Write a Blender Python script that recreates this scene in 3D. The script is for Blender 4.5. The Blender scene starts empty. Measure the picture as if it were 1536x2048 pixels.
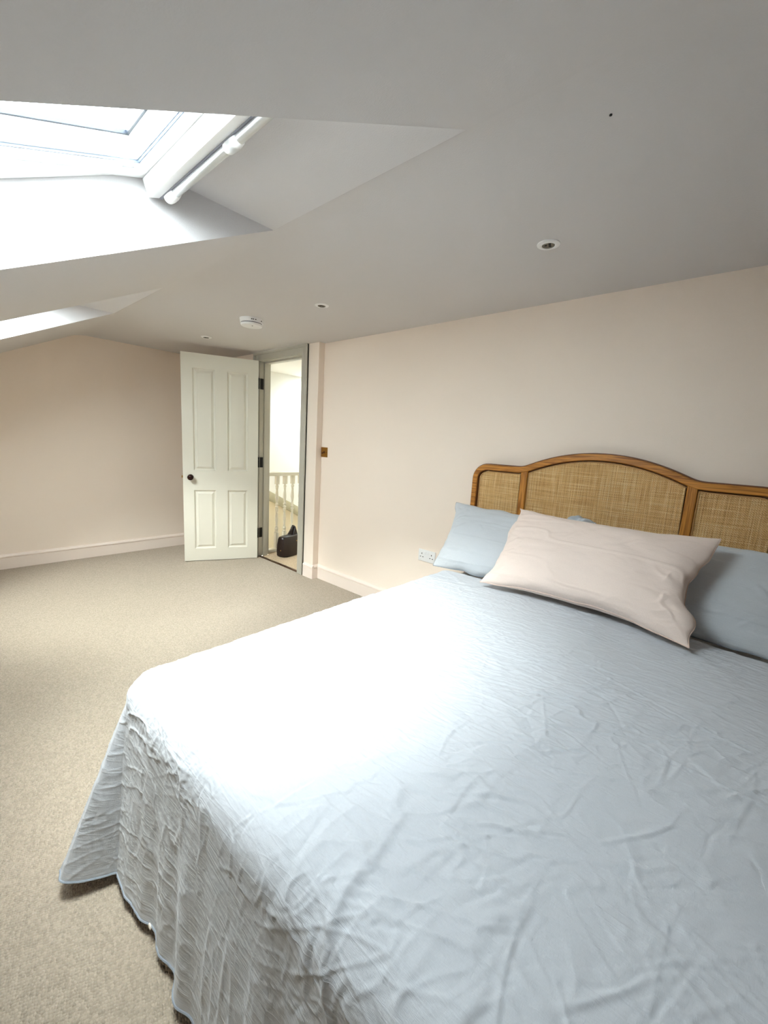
import bpy, bmesh, math, random
import numpy as np
from mathutils import Vector, Matrix

random.seed(7)
SC = bpy.context.scene
COL = SC.collection

# ------------------------------------------------------------------ camera
CAM = Vector((0.0, 2.37, 1.27))
YAW, PIT, ROL = math.radians(-48.486), math.radians(-9.501), math.radians(3.376)
FPX = 822.97
fw = Vector((math.cos(YAW) * math.cos(PIT), math.sin(YAW) * math.cos(PIT), math.sin(PIT)))
r0 = fw.cross(Vector((0, 0, 1))).normalized()
u0 = r0.cross(fw)
rt = r0 * math.cos(ROL) + u0 * math.sin(ROL)
up = -r0 * math.sin(ROL) + u0 * math.cos(ROL)
cam_d = bpy.data.cameras.new('camera')
cam_d.sensor_fit = 'VERTICAL'
cam_d.sensor_height = 36.0
cam_d.lens = 36.0 * FPX / 2048.0
cam_d.clip_start = 0.02
cam = bpy.data.objects.new('camera', cam_d)
COL.objects.link(cam)
m3 = Matrix((rt, up, -fw)).transposed()
cam.matrix_world = Matrix.Translation(CAM) @ m3.to_4x4()
SC.camera = cam

# ------------------------------------------------------------------ sky, exposure
SKY_STRENGTH = 23.0
world = bpy.data.worlds.new('overcast_sky')
SC.world = world
world.use_nodes = True
wn = world.node_tree.nodes
wn['Background'].inputs[0].default_value = (0.93, 0.97, 1.0, 1)
wn['Background'].inputs[1].default_value = SKY_STRENGTH
sun_d = bpy.data.lights.new('hazy_sun', 'SUN')
sun_d.energy = 29.0; sun_d.angle = math.radians(58); sun_d.color = (1.0, 0.98, 0.95)
sun = bpy.data.objects.new('hazy_sun', sun_d); COL.objects.link(sun)
sun.rotation_euler = Vector((0.20, -0.46, -1.0)).to_track_quat('-Z', 'Y').to_euler()
SC.view_settings.view_transform = 'Standard'
SC.view_settings.look = 'None'
SC.view_settings.gamma = 1.0
SC.view_settings.use_curve_mapping = False
SC.view_settings.exposure = 0.6
SC.cycles.max_bounces = 12
SC.cycles.diffuse_bounces = 6
SC.cycles.transparent_max_bounces = 12
SC.cycles.sample_clamp_indirect = 20.0

# ------------------------------------------------------------------ room numbers (metres)
CEIL = 2.075            # flat ceiling
KINK = 1.345            # where the flat ceiling meets the slope
A = math.radians(26.5)  # roof pitch
TA = math.tan(A)
XF, XN = 4.71, -3.0    # far wall, near wall
YE = 3.22               # low eaves wall
BOX = 0.06              # how far the door wall stands proud
WALL_T = 0.06
def zslope(y): return CEIL - TA * (y - KINK)
WELL = 0.212            # vertical depth of the window wells
YT, YB = 1.395, 2.37    # top and bottom edge of the wells in the slope
WINX = [(0.662, 1.515), (2.602, 3.482)]
DX0, DX1 = 3.107, 3.797  # clear door opening in the lining
DZ = 1.992

# ------------------------------------------------------------------ helpers
def tag(o, label=None, cat=None, group=None, kind=None):
    if label: o['label'] = label
    if cat: o['category'] = cat
    if group: o['group'] = group
    if kind: o['kind'] = kind
    return o

def empty(name, loc=(0, 0, 0), rot=(0, 0, 0)):
    o = bpy.data.objects.new(name, None)
    o.empty_display_size = 0.05
    COL.objects.link(o)
    o.location = loc
    o.rotation_euler = rot
    return o

def link(name, me, mat=None, parent=None, smooth=False):
    o = bpy.data.objects.new(name, me)
    COL.objects.link(o)
    if mat is not None:
        for mm in (mat if isinstance(mat, (list, tuple)) else [mat]):
            me.materials.append(mm)
    if parent is not None:
        o.parent = parent
    if smooth:
        me.polygons.foreach_set('use_smooth', [True] * len(me.polygons))
    return o

def mesh(name, verts, faces, mat=None, parent=None, smooth=False):
    me = bpy.data.meshes.new(name)
    me.from_pydata([tuple(v) for v in verts], [], faces)
    me.update()
    return link(name, me, mat, parent, smooth)

class MB:
    """collects shapes into one mesh"""
    def __init__(s): s.v = []; s.f = []
    def box(s, x0, x1, y0, y1, z0, z1):
        b = len(s.v)
        s.v += [(x, y, z) for z in (z0, z1) for y in (y0, y1) for x in (x0, x1)]
        s.f += [tuple(b + i for i in q) for q in ((0, 2, 3, 1), (4, 5, 7, 6), (0, 1, 5, 4), (2, 6, 7, 3), (0, 4, 6, 2), (1, 3, 7, 5))]
        return s
    def quad(s, *p):
        b = len(s.v); s.v += [tuple(q) for q in p]; s.f.append(tuple(range(b, b + len(p)))); return s
    def lathe(s, prof, axis='z', n=32, c=(0, 0, 0)):
        """prof: list of (radius, height)"""
        b = len(s.v)
        for (r, h) in prof:
            for k in range(n):
                a = 2 * math.pi * k / n
                p = (r * math.cos(a), r * math.sin(a), h)
                if axis == 'y': p = (p[0], p[2], p[1])
                if axis == 'x': p = (p[2], p[0], p[1])
                s.v.append((p[0] + c[0], p[1] + c[1], p[2] + c[2]))
        for i in range(len(prof) - 1):
            for k in range(n):
                k2 = (k + 1) % n
                s.f.append((b + i * n + k, b + i * n + k2, b + (i + 1) * n + k2, b + (i + 1) * n + k))
        s.f.append(tuple(b + k for k in range(n))[::-1])
        s.f.append(tuple(b + (len(prof) - 1) * n + k for k in range(n)))
        return s
    def tube(s, pts, r, n=8, closed=False):
        b = len(s.v); P = [Vector(p) for p in pts]; m = len(P)
        rr = r if hasattr(r, '__len__') else [r] * m
        ref = Vector((0, 0, 1))
        for i, p in enumerate(P):
            t = (P[(i + 1) % m] - P[i - 1]) if closed else (P[min(i + 1, m - 1)] - P[max(i - 1, 0)])
            t.normalize()
            x = t.cross(ref)
            if x.length < 1e-3: x = t.cross(Vector((1, 0, 0)))
            x.normalize(); y = x.cross(t)
            for k in range(n):
                a = 2 * math.pi * k / n
                s.v.append(tuple(p + (x * math.cos(a) + y * math.sin(a)) * rr[i]))
        for i in range(m if closed else m - 1):
            j = (i + 1) % m
            for k in range(n):
                k2 = (k + 1) % n
                s.f.append((b + i * n + k, b + i * n + k2, b + j * n + k2, b + j * n + k))
        if not closed:
            s.f.append(tuple(b + k for k in range(n))[::-1]); s.f.append(tuple(b + (m - 1) * n + k for k in range(n)))
        return s
    def sweep_x(s, prof, x0, x1):
        """closed profile of (y, z) pushed along x"""
        b = len(s.v); n = len(prof)
        for x in (x0, x1):
            s.v += [(x, y, z) for y, z in prof]
        for k in range(n):
            k2 = (k + 1) % n
            s.f.append((b + k, b + k2, b + n + k2, b + n + k))
        s.f.append(tuple(b + k for k in range(n))[::-1]); s.f.append(tuple(b + n + k for k in range(n)))
        return s
    def build(s, name, mat=None, parent=None, smooth=False, bevel=0.0, seg=2):
        me = bpy.data.meshes.new(name)
        me.from_pydata(s.v, [], s.f)
        bm = bmesh.new(); bm.from_mesh(me)
        bmesh.ops.recalc_face_normals(bm, faces=bm.faces[:])
        if bevel > 0:
            bmesh.ops.bevel(bm, geom=bm.edges[:], offset=bevel, segments=seg, profile=0.5, affect='EDGES', clamp_overlap=True)
        bm.to_mesh(me); bm.free()
        o = link(name, me, mat, parent)
        if smooth or bevel > 0:
            me.polygons.foreach_set('use_smooth', [True] * len(me.polygons))
            try: me.set_sharp_from_angle(angle=math.radians(38))
            except Exception: pass
        return o

def hashn(ix, iy, seed):
    h = (ix.astype(np.int64) * 374761393 + iy.astype(np.int64) * 668265263 + seed * 1274126177) & 0xffffffff
    h = ((h ^ (h >> 13)) * 1274126177) & 0xffffffff
    h = (h ^ (h >> 16)) & 0xffffff
    return h / float(0xffffff)
def vnoise(x, y, seed=0):
    x = np.asarray(x, float); y = np.asarray(y, float)
    ix = np.floor(x); iy = np.floor(y); fx = x - ix; fy = y - iy
    fx = fx * fx * fx * (fx * (fx * 6 - 15) + 10); fy = fy * fy * fy * (fy * (fy * 6 - 15) + 10)
    a = hashn(ix, iy, seed); b = hashn(ix + 1, iy, seed); c = hashn(ix, iy + 1, seed); d = hashn(ix + 1, iy + 1, seed)
    return (a * (1 - fx) + b * fx) * (1 - fy) + (c * (1 - fx) + d * fx) * fy
def fbm(x, y, seed=0, o=3):
    t = 0; a = 0.5
    for k in range(o):
        t = t + a * (vnoise(x * 2 ** k, y * 2 ** k, seed + k * 17) - 0.5); a *= 0.5
    return t
def ridge(x, y, seed=0, w=0.25):
    """thin creases along the zero lines of a noise"""
    n = vnoise(x, y, seed) - 0.5
    return np.exp(-(n / w * 4) ** 2)

def creases(H, S, T, segs):
    """press sharp little folds into the height map H over the flat cloth coordinates S, T (regular grid)
    segs: (x, y, angle, length, bow, sigma, height)"""
    s_ax = S[:, 0]; t_ax = T[0, :]
    for (x, y, a, ln, bow, sg, ht) in segs:
        ca, sa = math.cos(a), math.sin(a)
        ex = abs(ca) * ln / 2 + abs(sa) * (abs(bow) + .004 + 4 * sg) + 4 * sg; ey = abs(sa) * ln / 2 + abs(ca) * (abs(bow) + .004 + 4 * sg) + 4 * sg
        i0, i1 = np.searchsorted(s_ax, (x - ex, x + ex)); j0, j1 = np.searchsorted(t_ax, (y - ey, y + ey))
        if i1 - i0 < 2 or j1 - j0 < 2: continue
        dx = S[i0:i1, j0:j1] - x; dy = T[i0:i1, j0:j1] - y
        u = (dx * ca + dy * sa) / (ln / 2); v = -dx * sa + dy * ca - bow * (1 - u * u) - .004 * np.sin(u * 5 + x * 40)
        env = np.clip(1 - u * u, 0, 1) ** 1.7
        k = v / sg
        H[i0:i1, j0:j1] += ht * env * (np.exp(-np.abs(k) ** 1.5) - .35 * np.exp(-((k - 2.0) / 1.6) ** 2))

# ------------------------------------------------------------------ materials
def srgb(r, g, b):
    f = lambda c: (c / 12.92 if c <= 0.04045 else ((c + 0.055) / 1.055) ** 2.4)
    return (f(r / 255), f(g / 255), f(b / 255), 1)

def newmat(name):
    m = bpy.data.materials.new(name); m.use_nodes = True
    nt = m.node_tree
    return m, nt, nt.nodes['Principled BSDF'], nt.nodes.new('ShaderNodeTexCoord')

def pmat(name, col, rough=0.6, metal=0.0, bump=0.0, bscale=60.0, var=0.0, vscale=8.0, sheen=0.0, spec=0.5):
    m, nt, p, tc = newmat(name)
    N = nt.nodes.new; L = nt.links.new
    p.inputs['Base Color'].default_value = col
    p.inputs['Roughness'].default_value = rough
    p.inputs['Metallic'].default_value = metal
    p.inputs['Specular IOR Level'].default_value = spec
    if sheen: p.inputs['Sheen Weight'].default_value = sheen
    if var:
        n = N('ShaderNodeTexNoise'); n.inputs['Scale'].default_value = vscale; n.inputs['Detail'].default_value = 4
        L(tc.outputs['Object'], n.inputs['Vector'])
        mx = N('ShaderNodeMix'); mx.data_type = 'RGBA'
        mx.inputs['A'].default_value = tuple(c * (1 - var) for c in col[:3]) + (1,)
        mx.inputs['B'].default_value = tuple(min(1, c * (1 + var)) for c in col[:3]) + (1,)
        L(n.outputs['Fac'], mx.inputs['Factor']); L(mx.outputs['Result'], p.inputs['Base Color'])
    if bump:
        n = N('ShaderNodeTexNoise'); n.inputs['Scale'].default_value = bscale; n.inputs['Detail'].default_value = 3
        L(tc.outputs['Object'], n.inputs['Vector'])
        b = N('ShaderNodeBump'); b.inputs['Strength'].default_value = bump; b.inputs['Distance'].default_value = 0.002
        L(n.outputs['Fac'], b.inputs['Height']); L(b.outputs['Normal'], p.inputs['Normal'])
    return m

M = {}
M['plaster'] = pmat('pink_plaster_paint', srgb(247, 233, 219), 0.85, bump=0.25, bscale=220, var=0.012, vscale=3, spec=0.2)
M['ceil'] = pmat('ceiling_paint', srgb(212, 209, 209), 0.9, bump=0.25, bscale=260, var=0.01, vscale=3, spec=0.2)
M['skirt'] = pmat('skirting_paint', srgb(243, 229, 218), 0.45, var=0.01)
M['door'] = pmat('door_eggshell_paint', srgb(226, 222, 208), 0.42, bump=0.08, bscale=90, var=0.012, vscale=5)
M['casing'] = pmat('casing_eggshell_paint', srgb(190, 186, 174), 0.42, bump=0.05, bscale=90)
M['hallwall'] = pmat('hall_wall_paint', srgb(248, 246, 240), 0.85, bump=0.2, bscale=220, spec=0.2)
M['hallbeige'] = pmat('hall_lower_paint', srgb(238, 224, 196), 0.7, spec=0.2)
M['olive'] = pmat('stair_band_paint', srgb(190, 182, 154), 0.5)
M['rail'] = pmat('balustrade_paint', srgb(236, 230, 212), 0.35)
M['upvc'] = pmat('window_white_lacquer', srgb(247, 247, 246), 0.3)
M['alu'] = pmat('window_aluminium', srgb(205, 207, 208), 0.3, metal=0.7)
M['spacer'] = pmat('glazing_black_spacer', srgb(28, 36, 48), 0.4)
M['gasket'] = pmat('grey_gasket', srgb(120, 132, 150), 0.5)
M['bronze'] = pmat('dark_bronze', srgb(52, 28, 22), 0.2, metal=0.6)
M['blackmetal'] = pmat('hinge_black_metal', srgb(26, 24, 24), 0.4, metal=0.5)
M['brass'] = pmat('antique_brass', srgb(170, 125, 58), 0.32, metal=0.9, var=0.08, vscale=30)
M['darkbrass'] = pmat('dark_brass_toggle', srgb(84, 52, 24), 0.3, metal=0.8)
M['plastic'] = pmat('white_plastic', srgb(240, 240, 240), 0.35)
M['greyplastic'] = pmat('grey_plastic', srgb(120, 120, 128), 0.5)
M['slot'] = pmat('dark_slot', srgb(22, 22, 24), 0.7)
M['chrome'] = pmat('lamp_chrome', srgb(176, 170, 158), 0.25, metal=0.8)
M['lampglass'] = pmat('lamp_face', srgb(120, 114, 102), 0.25, metal=0.2)
M['leather'] = pmat('black_leather', srgb(34, 22, 20), 0.33, bump=0.35, bscale=160)
M['gold'] = pmat('gold_clasp', srgb(214, 180, 120), 0.25, metal=0.9)
M['mattress'] = pmat('blue_fitted_sheet', srgb(196, 200, 205), 0.9)
M['divan'] = pmat('divan_base_fabric', srgb(196, 188, 176), 0.9)
M['button'] = pmat('shell_button', srgb(244, 240, 234), 0.25)

def mat_carpet(name, c1, c2):
    m, nt, p, tc = newmat(name); N = nt.nodes.new; L = nt.links.new
    mp = N('ShaderNodeMapping'); mp.inputs['Rotation'].default_value = (0, 0, 0.35); mp.inputs['Scale'].default_value = (1, 1.35, 1)
    L(tc.outputs['Object'], mp.inputs['Vector'])
    v = N('ShaderNodeTexVoronoi'); v.inputs['Scale'].default_value = 140; v.inputs['Randomness'].default_value = 0.6
    L(mp.outputs['Vector'], v.inputs['Vector'])
    n = N('ShaderNodeTexNoise'); n.inputs['Scale'].default_value = 420; n.inputs['Detail'].default_value = 2
    L(mp.outputs['Vector'], n.inputs['Vector'])
    mx = N('ShaderNodeMix'); mx.data_type = 'RGBA'; mx.inputs['A'].default_value = c1; mx.inputs['B'].default_value = c2
    sp = N('ShaderNodeSeparateColor'); L(v.outputs['Color'], sp.inputs['Color'])
    ad = N('ShaderNodeMath'); ad.operation = 'MULTIPLY_ADD'; ad.inputs[1].default_value = 0.55; L(sp.outputs['Red'], ad.inputs[0])
    ml = N('ShaderNodeMath'); ml.operation = 'MULTIPLY'; ml.inputs[1].default_value = 0.5; L(n.outputs['Fac'], ml.inputs[0]); L(ml.outputs[0], ad.inputs[2])
    L(ad.outputs[0], mx.inputs['Factor'])
    L(mx.outputs['Result'], p.inputs['Base Color'])
    inv = N('ShaderNodeMath'); inv.operation = 'SUBTRACT'; inv.inputs[0].default_value = 1.0; L(v.outputs['Distance'], inv.inputs[1])
    b = N('ShaderNodeBump'); b.inputs['Strength'].default_value = 1.0; b.inputs['Distance'].default_value = 0.006
    L(inv.outputs[0], b.inputs['Height']); L(b.outputs['Normal'], p.inputs['Normal'])
    p.inputs['Roughness'].default_value = 1.0; p.inputs['Specular IOR Level'].default_value = 0.05
    p.inputs['Sheen Weight'].default_value = 0.15
    return m
M['carpet'] = mat_carpet('loop_pile_carpet', srgb(157, 144, 126), srgb(199, 185, 166))
M['hallcarpet'] = mat_carpet('hall_carpet', srgb(184, 156, 122), srgb(226, 204, 172))

def mat_linen(name, col, weave=0.3, crease=0.2):
    """plain-weave linen; the creases are in the mesh"""
    m, nt, p, tc = newmat(name); N = nt.nodes.new; L = nt.links.new
    mp = N('ShaderNodeMapping'); mp.inputs['Scale'].default_value = (1100, 160, 1); L(tc.outputs['UV'], mp.inputs['Vector'])
    n1 = N('ShaderNodeTexNoise'); n1.inputs['Scale'].default_value = 1.0; n1.inputs['Detail'].default_value = 1; L(mp.outputs['Vector'], n1.inputs['Vector'])
    mp2 = N('ShaderNodeMapping'); mp2.inputs['Scale'].default_value = (160, 1100, 1); L(tc.outputs['UV'], mp2.inputs['Vector'])
    n2 = N('ShaderNodeTexNoise'); n2.inputs['Scale'].default_value = 1.0; n2.inputs['Detail'].default_value = 1; L(mp2.outputs['Vector'], n2.inputs['Vector'])
    ad = N('ShaderNodeMath'); ad.operation = 'ADD'; L(n1.outputs['Fac'], ad.inputs[0]); L(n2.outputs['Fac'], ad.inputs[1])
    hf = N('ShaderNodeMath'); hf.operation = 'MULTIPLY'; hf.inputs[1].default_value = 0.5; L(ad.outputs[0], hf.inputs[0])
    hts = []
    for rz, sx, sy in ((0.15, 3.5, 32), (-1.25, 4, 36)):
        mq = N('ShaderNodeMapping'); mq.inputs['Rotation'].default_value = (0, 0, rz); mq.inputs['Scale'].default_value = (sx, sy, 1); L(tc.outputs['UV'], mq.inputs['Vector'])
        nq = N('ShaderNodeTexNoise'); nq.inputs['Scale'].default_value = 1.0; nq.inputs['Detail'].default_value = 2; nq.inputs['Distortion'].default_value = 0.5; L(mq.outputs['Vector'], nq.inputs['Vector'])
        sb_ = N('ShaderNodeMath'); sb_.operation = 'SUBTRACT'; sb_.inputs[1].default_value = 0.5; L(nq.outputs['Fac'], sb_.inputs[0])
        ab = N('ShaderNodeMath'); ab.operation = 'ABSOLUTE'; L(sb_.outputs[0], ab.inputs[0])
        mn = N('ShaderNodeMath'); mn.operation = 'MINIMUM'; mn.inputs[1].default_value = 0.045; L(ab.outputs[0], mn.inputs[0])
        hts.append(mn.outputs[0])
    sm = N('ShaderNodeMath'); sm.operation = 'ADD'; L(hts[0], sm.inputs[0]); L(hts[1], sm.inputs[1])
    b0 = N('ShaderNodeBump'); b0.invert = True; b0.inputs['Strength'].default_value = crease; b0.inputs['Distance'].default_value = 0.035
    L(sm.outputs[0], b0.inputs['Height'])
    b = N('ShaderNodeBump'); b.inputs['Strength'].default_value = weave; b.inputs['Distance'].default_value = 0.0012
    L(ad.outputs[0], b.inputs['Height']); L(b0.outputs['Normal'], b.inputs['Normal']); L(b.outputs['Normal'], p.inputs['Normal'])
    mx = N('ShaderNodeMix'); mx.data_type = 'RGBA'
    mx.inputs['A'].default_value = tuple(c * 0.88 for c in col[:3]) + (1,); mx.inputs['B'].default_value = tuple(min(1, c * 1.12) for c in col[:3]) + (1,)
    L(hf.outputs[0], mx.inputs['Factor']); L(mx.outputs['Result'], p.inputs['Base Color'])
    p.inputs['Roughness'].default_value = 0.88; p.inputs['Specular IOR Level'].default_value = 0.2
    p.inputs['Sheen Weight'].default_value = 0.2
    return m
M['linen'] = mat_linen('washed_blue_linen', srgb(200, 204, 210), 0.3)
M['linen2'] = mat_linen('washed_blue_pillow_linen', srgb(203, 208, 213), 0.3, 0.15)
M['pink'] = mat_linen('blush_pillow_linen', srgb(238, 220, 209), 0.25, 0.1)
M['piping'] = pmat('blush_piping', srgb(226, 200, 186), 0.9)
M['bluehem'] = pmat('blue_hem', srgb(150, 158, 168), 0.9)

def mat_oak(name, along):
    m, nt, p, tc = newmat(name); N = nt.nodes.new; L = nt.links.new
    mp = N('ShaderNodeMapping'); mp.inputs['Scale'].default_value = (2.0, 30, 34) if along == 'x' else (34, 30, 2.0)
    L(tc.outputs['Object'], mp.inputs['Vector'])
    n = N('ShaderNodeTexNoise'); n.inputs['Scale'].default_value = 2.0; n.inputs['Detail'].default_value = 5; n.inputs['Distortion'].default_value = 1.4
    L(mp.outputs['Vector'], n.inputs['Vector'])
    cr = N('ShaderNodeValToRGB')
    cr.color_ramp.elements[0].position = 0.3; cr.color_ramp.elements[0].color = srgb(132, 76, 20)
    cr.color_ramp.elements[1].position = 0.62; cr.color_ramp.elements[1].color = srgb(206, 140, 58)
    L(n.outputs['Fac'], cr.inputs['Fac']); L(cr.outputs['Color'], p.inputs['Base Color'])
    b = N('ShaderNodeBump'); b.inputs['Strength'].default_value = 0.2; b.inputs['Distance'].default_value = 0.001
    L(n.outputs['Fac'], b.inputs['Height']); L(b.outputs['Normal'], p.inputs['Normal'])
    p.inputs['Roughness'].default_value = 0.38
    return m
M['oakx'] = mat_oak('oak_rail_grain', 'x')
M['oakz'] = mat_oak('oak_stile_grain', 'z')
M['oakdark'] = pmat('oak_dark_lip', srgb(104, 58, 20), 0.4, var=0.15, vscale=14)
M['bead'] = pmat('rattan_bead', srgb(206, 160, 104), 0.5, var=0.1, vscale=40)

def mat_cane(name, along):
    m, nt, p, tc = newmat(name); N = nt.nodes.new; L = nt.links.new
    mp = N('ShaderNodeMapping')
    mp.inputs['Scale'].default_value = (5, 5, 200) if along == 'x' else (200, 5, 5)
    L(tc.outputs['Object'], mp.inputs['Vector'])
    n = N('ShaderNodeTexNoise'); n.inputs['Scale'].default_value = 1.0; n.inputs['Detail'].default_value = 3
    L(mp.outputs['Vector'], n.inputs['Vector'])
    cr = N('ShaderNodeValToRGB')
    e = cr.color_ramp.elements
    e[0].position = 0.3; e[0].color = srgb(176, 124, 66)
    e[1].position = 0.75; e[1].color = srgb(255, 238, 190)
    k = e.new(0.5); k.color = srgb(232, 190, 126)
    L(n.outputs['Fac'], cr.inputs['Fac']); L(cr.outputs['Color'], p.inputs['Base Color'])
    p.inputs['Roughness'].default_value = 0.55
    return m
M['canex'] = mat_cane('cane_weft', 'x')
M['canez'] = mat_cane('cane_warp', 'z')
M['canebase'] = pmat('cane_backing', srgb(128, 78, 38), 0.8, var=0.15, vscale=60)

def mat_glass():
    m = bpy.data.materials.new('window_glass'); m.use_nodes = True
    nt = m.node_tree; nt.nodes.clear(); N = nt.nodes.new; L = nt.links.new
    o = N('ShaderNodeOutputMaterial'); mx = N('ShaderNodeMixShader'); t = N('ShaderNodeBsdfTransparent'); g = N('ShaderNodeBsdfGlossy'); fr = N('ShaderNodeLayerWeight'); pw = N('ShaderNodeMath'); ma = N('ShaderNodeMath')
    t.inputs['Color'].default_value = (0.93, 0.97, 0.97, 1); g.inputs['Roughness'].default_value = 0.02
    pw.operation = 'POWER'; pw.inputs[1].default_value = 5.0; ma.operation = 'MULTIPLY_ADD'; ma.inputs[1].default_value = 0.8; ma.inputs[2].default_value = 0.035
    fr.inputs['Blend'].default_value = 0.5
    L(fr.outputs['Facing'], pw.inputs[0]); L(pw.outputs[0], ma.inputs[0]); L(ma.outputs[0], mx.inputs[0]); L(t.outputs[0], mx.inputs[1]); L(g.outputs[0], mx.inputs[2]); L(mx.outputs[0], o.inputs[0])
    return m
M['glass'] = mat_glass()

# ------------------------------------------------------------------ shell: floor, walls
fl = MB()
fl.quad((XN - .02, 0.045, 0), (XF + .02, 0.045, 0), (XF + .02, YE + .02, 0), (XN - .02, YE + .02, 0))
fl.quad((XN - .02, -0.05, 0), (2.95, -0.05, 0), (2.95, 0.045, 0), (XN - .02, 0.045, 0))
fl.build('floor', M['carpet'])
tag(bpy.data.objects['floor'], 'beige loop-pile carpet covering the bedroom floor', 'floor', kind='structure')

def structure(o, label, cat='wall'):
    return tag(o, label, cat, kind='structure')

w = MB()
w.box(XN - .1, 2.88, -WALL_T, 0, -0.02, CEIL + .02)                    # behind the headboard
w.box(2.88, DX0 - 0.025, -WALL_T, BOX, -0.02, CEIL + .02)              # pier right of the door
w.box(DX0 - 0.025, DX1 + 0.025, -WALL_T, BOX, DZ + 0.03, CEIL + .02)   # over the door
w.box(DX1 + 0.025, XF + .1, -WALL_T, BOX, -0.02, CEIL + .02)           # between door and far wall
structure(w.build('wall_right', M['plaster']), 'pale pink plaster wall behind the headboard, stepping out at the door')
w = MB(); w.quad((XF, -0.05, -.02), (XF, YE + .05, -.02), (XF, YE + .05, CEIL + .02), (XF, -0.05, CEIL + .02))
structure(w.build('wall_far', M['plaster']), 'pale pink gable wall beyond the open door')
w = MB(); w.quad((XN, -0.05, -.02), (XN, YE + .05, -.02), (XN, YE + .05, CEIL + .02), (XN, -0.05, CEIL + .02))
structure(w.build('wall_near', M['plaster']), 'pale pink gable wall on the near side of the bed')
w = MB(); w.quad((XN - .05, YE, -.02), (XF + .05, YE, -.02), (XF + .05, YE, zslope(YE) + .05), (XN - .05, YE, zslope(YE) + .05))
structure(w.build('wall_left', M['plaster']), 'low pink eaves wall under the sloping ceiling')

# ceiling: flat part, soft kink, slope with two window wells
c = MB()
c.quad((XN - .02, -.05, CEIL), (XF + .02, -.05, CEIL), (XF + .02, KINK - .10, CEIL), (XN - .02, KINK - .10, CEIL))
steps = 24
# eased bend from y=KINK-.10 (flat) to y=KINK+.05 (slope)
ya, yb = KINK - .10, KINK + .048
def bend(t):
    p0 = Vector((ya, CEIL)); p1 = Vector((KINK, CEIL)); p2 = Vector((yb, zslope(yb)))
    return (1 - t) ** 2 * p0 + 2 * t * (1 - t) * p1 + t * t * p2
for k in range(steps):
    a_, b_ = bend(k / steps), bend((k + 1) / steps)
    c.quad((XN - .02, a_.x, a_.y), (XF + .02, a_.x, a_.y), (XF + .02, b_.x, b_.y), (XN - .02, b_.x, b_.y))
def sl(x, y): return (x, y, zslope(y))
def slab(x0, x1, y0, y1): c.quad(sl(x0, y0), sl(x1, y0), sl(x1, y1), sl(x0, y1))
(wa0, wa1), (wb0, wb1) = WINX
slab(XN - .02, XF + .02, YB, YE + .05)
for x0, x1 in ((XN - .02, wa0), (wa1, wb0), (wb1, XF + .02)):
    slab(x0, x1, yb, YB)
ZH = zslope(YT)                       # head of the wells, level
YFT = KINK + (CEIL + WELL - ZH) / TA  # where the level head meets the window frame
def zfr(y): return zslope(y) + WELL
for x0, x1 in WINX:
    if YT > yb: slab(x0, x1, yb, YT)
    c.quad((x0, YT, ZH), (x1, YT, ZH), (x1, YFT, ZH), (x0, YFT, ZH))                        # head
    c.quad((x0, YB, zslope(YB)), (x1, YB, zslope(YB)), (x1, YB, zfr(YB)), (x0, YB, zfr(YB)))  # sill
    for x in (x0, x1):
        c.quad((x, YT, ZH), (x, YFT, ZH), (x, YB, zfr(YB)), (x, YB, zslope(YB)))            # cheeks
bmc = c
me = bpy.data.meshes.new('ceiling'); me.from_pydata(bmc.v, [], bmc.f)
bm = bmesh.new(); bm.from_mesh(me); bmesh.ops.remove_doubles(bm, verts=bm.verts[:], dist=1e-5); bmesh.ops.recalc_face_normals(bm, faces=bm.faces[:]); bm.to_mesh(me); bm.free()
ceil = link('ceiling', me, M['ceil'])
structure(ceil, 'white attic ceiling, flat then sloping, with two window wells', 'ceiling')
sp = MB(); sp.lathe([(0.0035, 0), (0.0035, -.002), (.001, -.0035)], n=10, c=(0.387, 1.2, CEIL))
sp.build('speck', M['slot'], ceil)

# skirting boards
SK = [(0, 0), (.018, 0), (.018, .099), (.013, .1005), (.013, .104), (.021, .106), (.020, .112), (.014, .120), (.009, .127), (0, .129)]
def skirt(name, segs, label):
    """segs: list of (x0,y0,x1,y1); boards stand to the left of the direction of travel"""
    b = MB()
    for (x0, y0, x1, y1) in segs:
        d = Vector((x1 - x0, y1 - y0, 0)).normalized(); n = Vector((-d.y, d.x, 0))
        i = len(b.v); k = len(SK)
        for (px, py), e in (((x0, y0), -1), ((x1, y1), 1)):
            for (o_, z_) in SK:
                b.v.append((px + n.x * o_, py + n.y * o_, z_ + .001))
        for q in range(k):
            q2 = (q + 1) % k
            b.f.append((i + q, i + q2, i + k + q2, i + k + q))
        b.f.append(tuple(i + q for q in range(k))[::-1]); b.f.append(tuple(i + k + q for q in range(k)))
    return structure(b.build(name, M['skirt']), label, 'skirting board')
skirt('baseboard_right', [(XN, 0, 2.88, 0), (2.88, BOX + .018, 2.88 - .0, 0)][:1], 'pink skirting board along the headboard wall')
skirt('baseboard_pier', [(2.862, BOX, 3.004, BOX)], 'short pink skirting board on the pier beside the door')
bp = MB()
for k in range(len(SK) - 1):
    pass
i = len(bp.v)
for yy in (BOX, 0.0):
    for o_, z_ in SK: bp.v.append((2.88 - o_, yy, z_ + .001))
k = len(SK)
for q in range(k):
    q2 = (q + 1) % k
    bp.f.append((q, q2, k + q2, k + q))
bp.build('return_board', M['skirt'], bpy.data.objects['baseboard_pier'])
skirt('baseboard_far', [(XF, BOX, XF, YE)], 'pink skirting board along the far gable wall')
skirt('baseboard_left', [(XF, YE, XN, YE)], 'pink skirting board under the eaves wall')
skirt('baseboard_near', [(XN, YE, XN, 0)], 'pink skirting board along the near gable wall')

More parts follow.
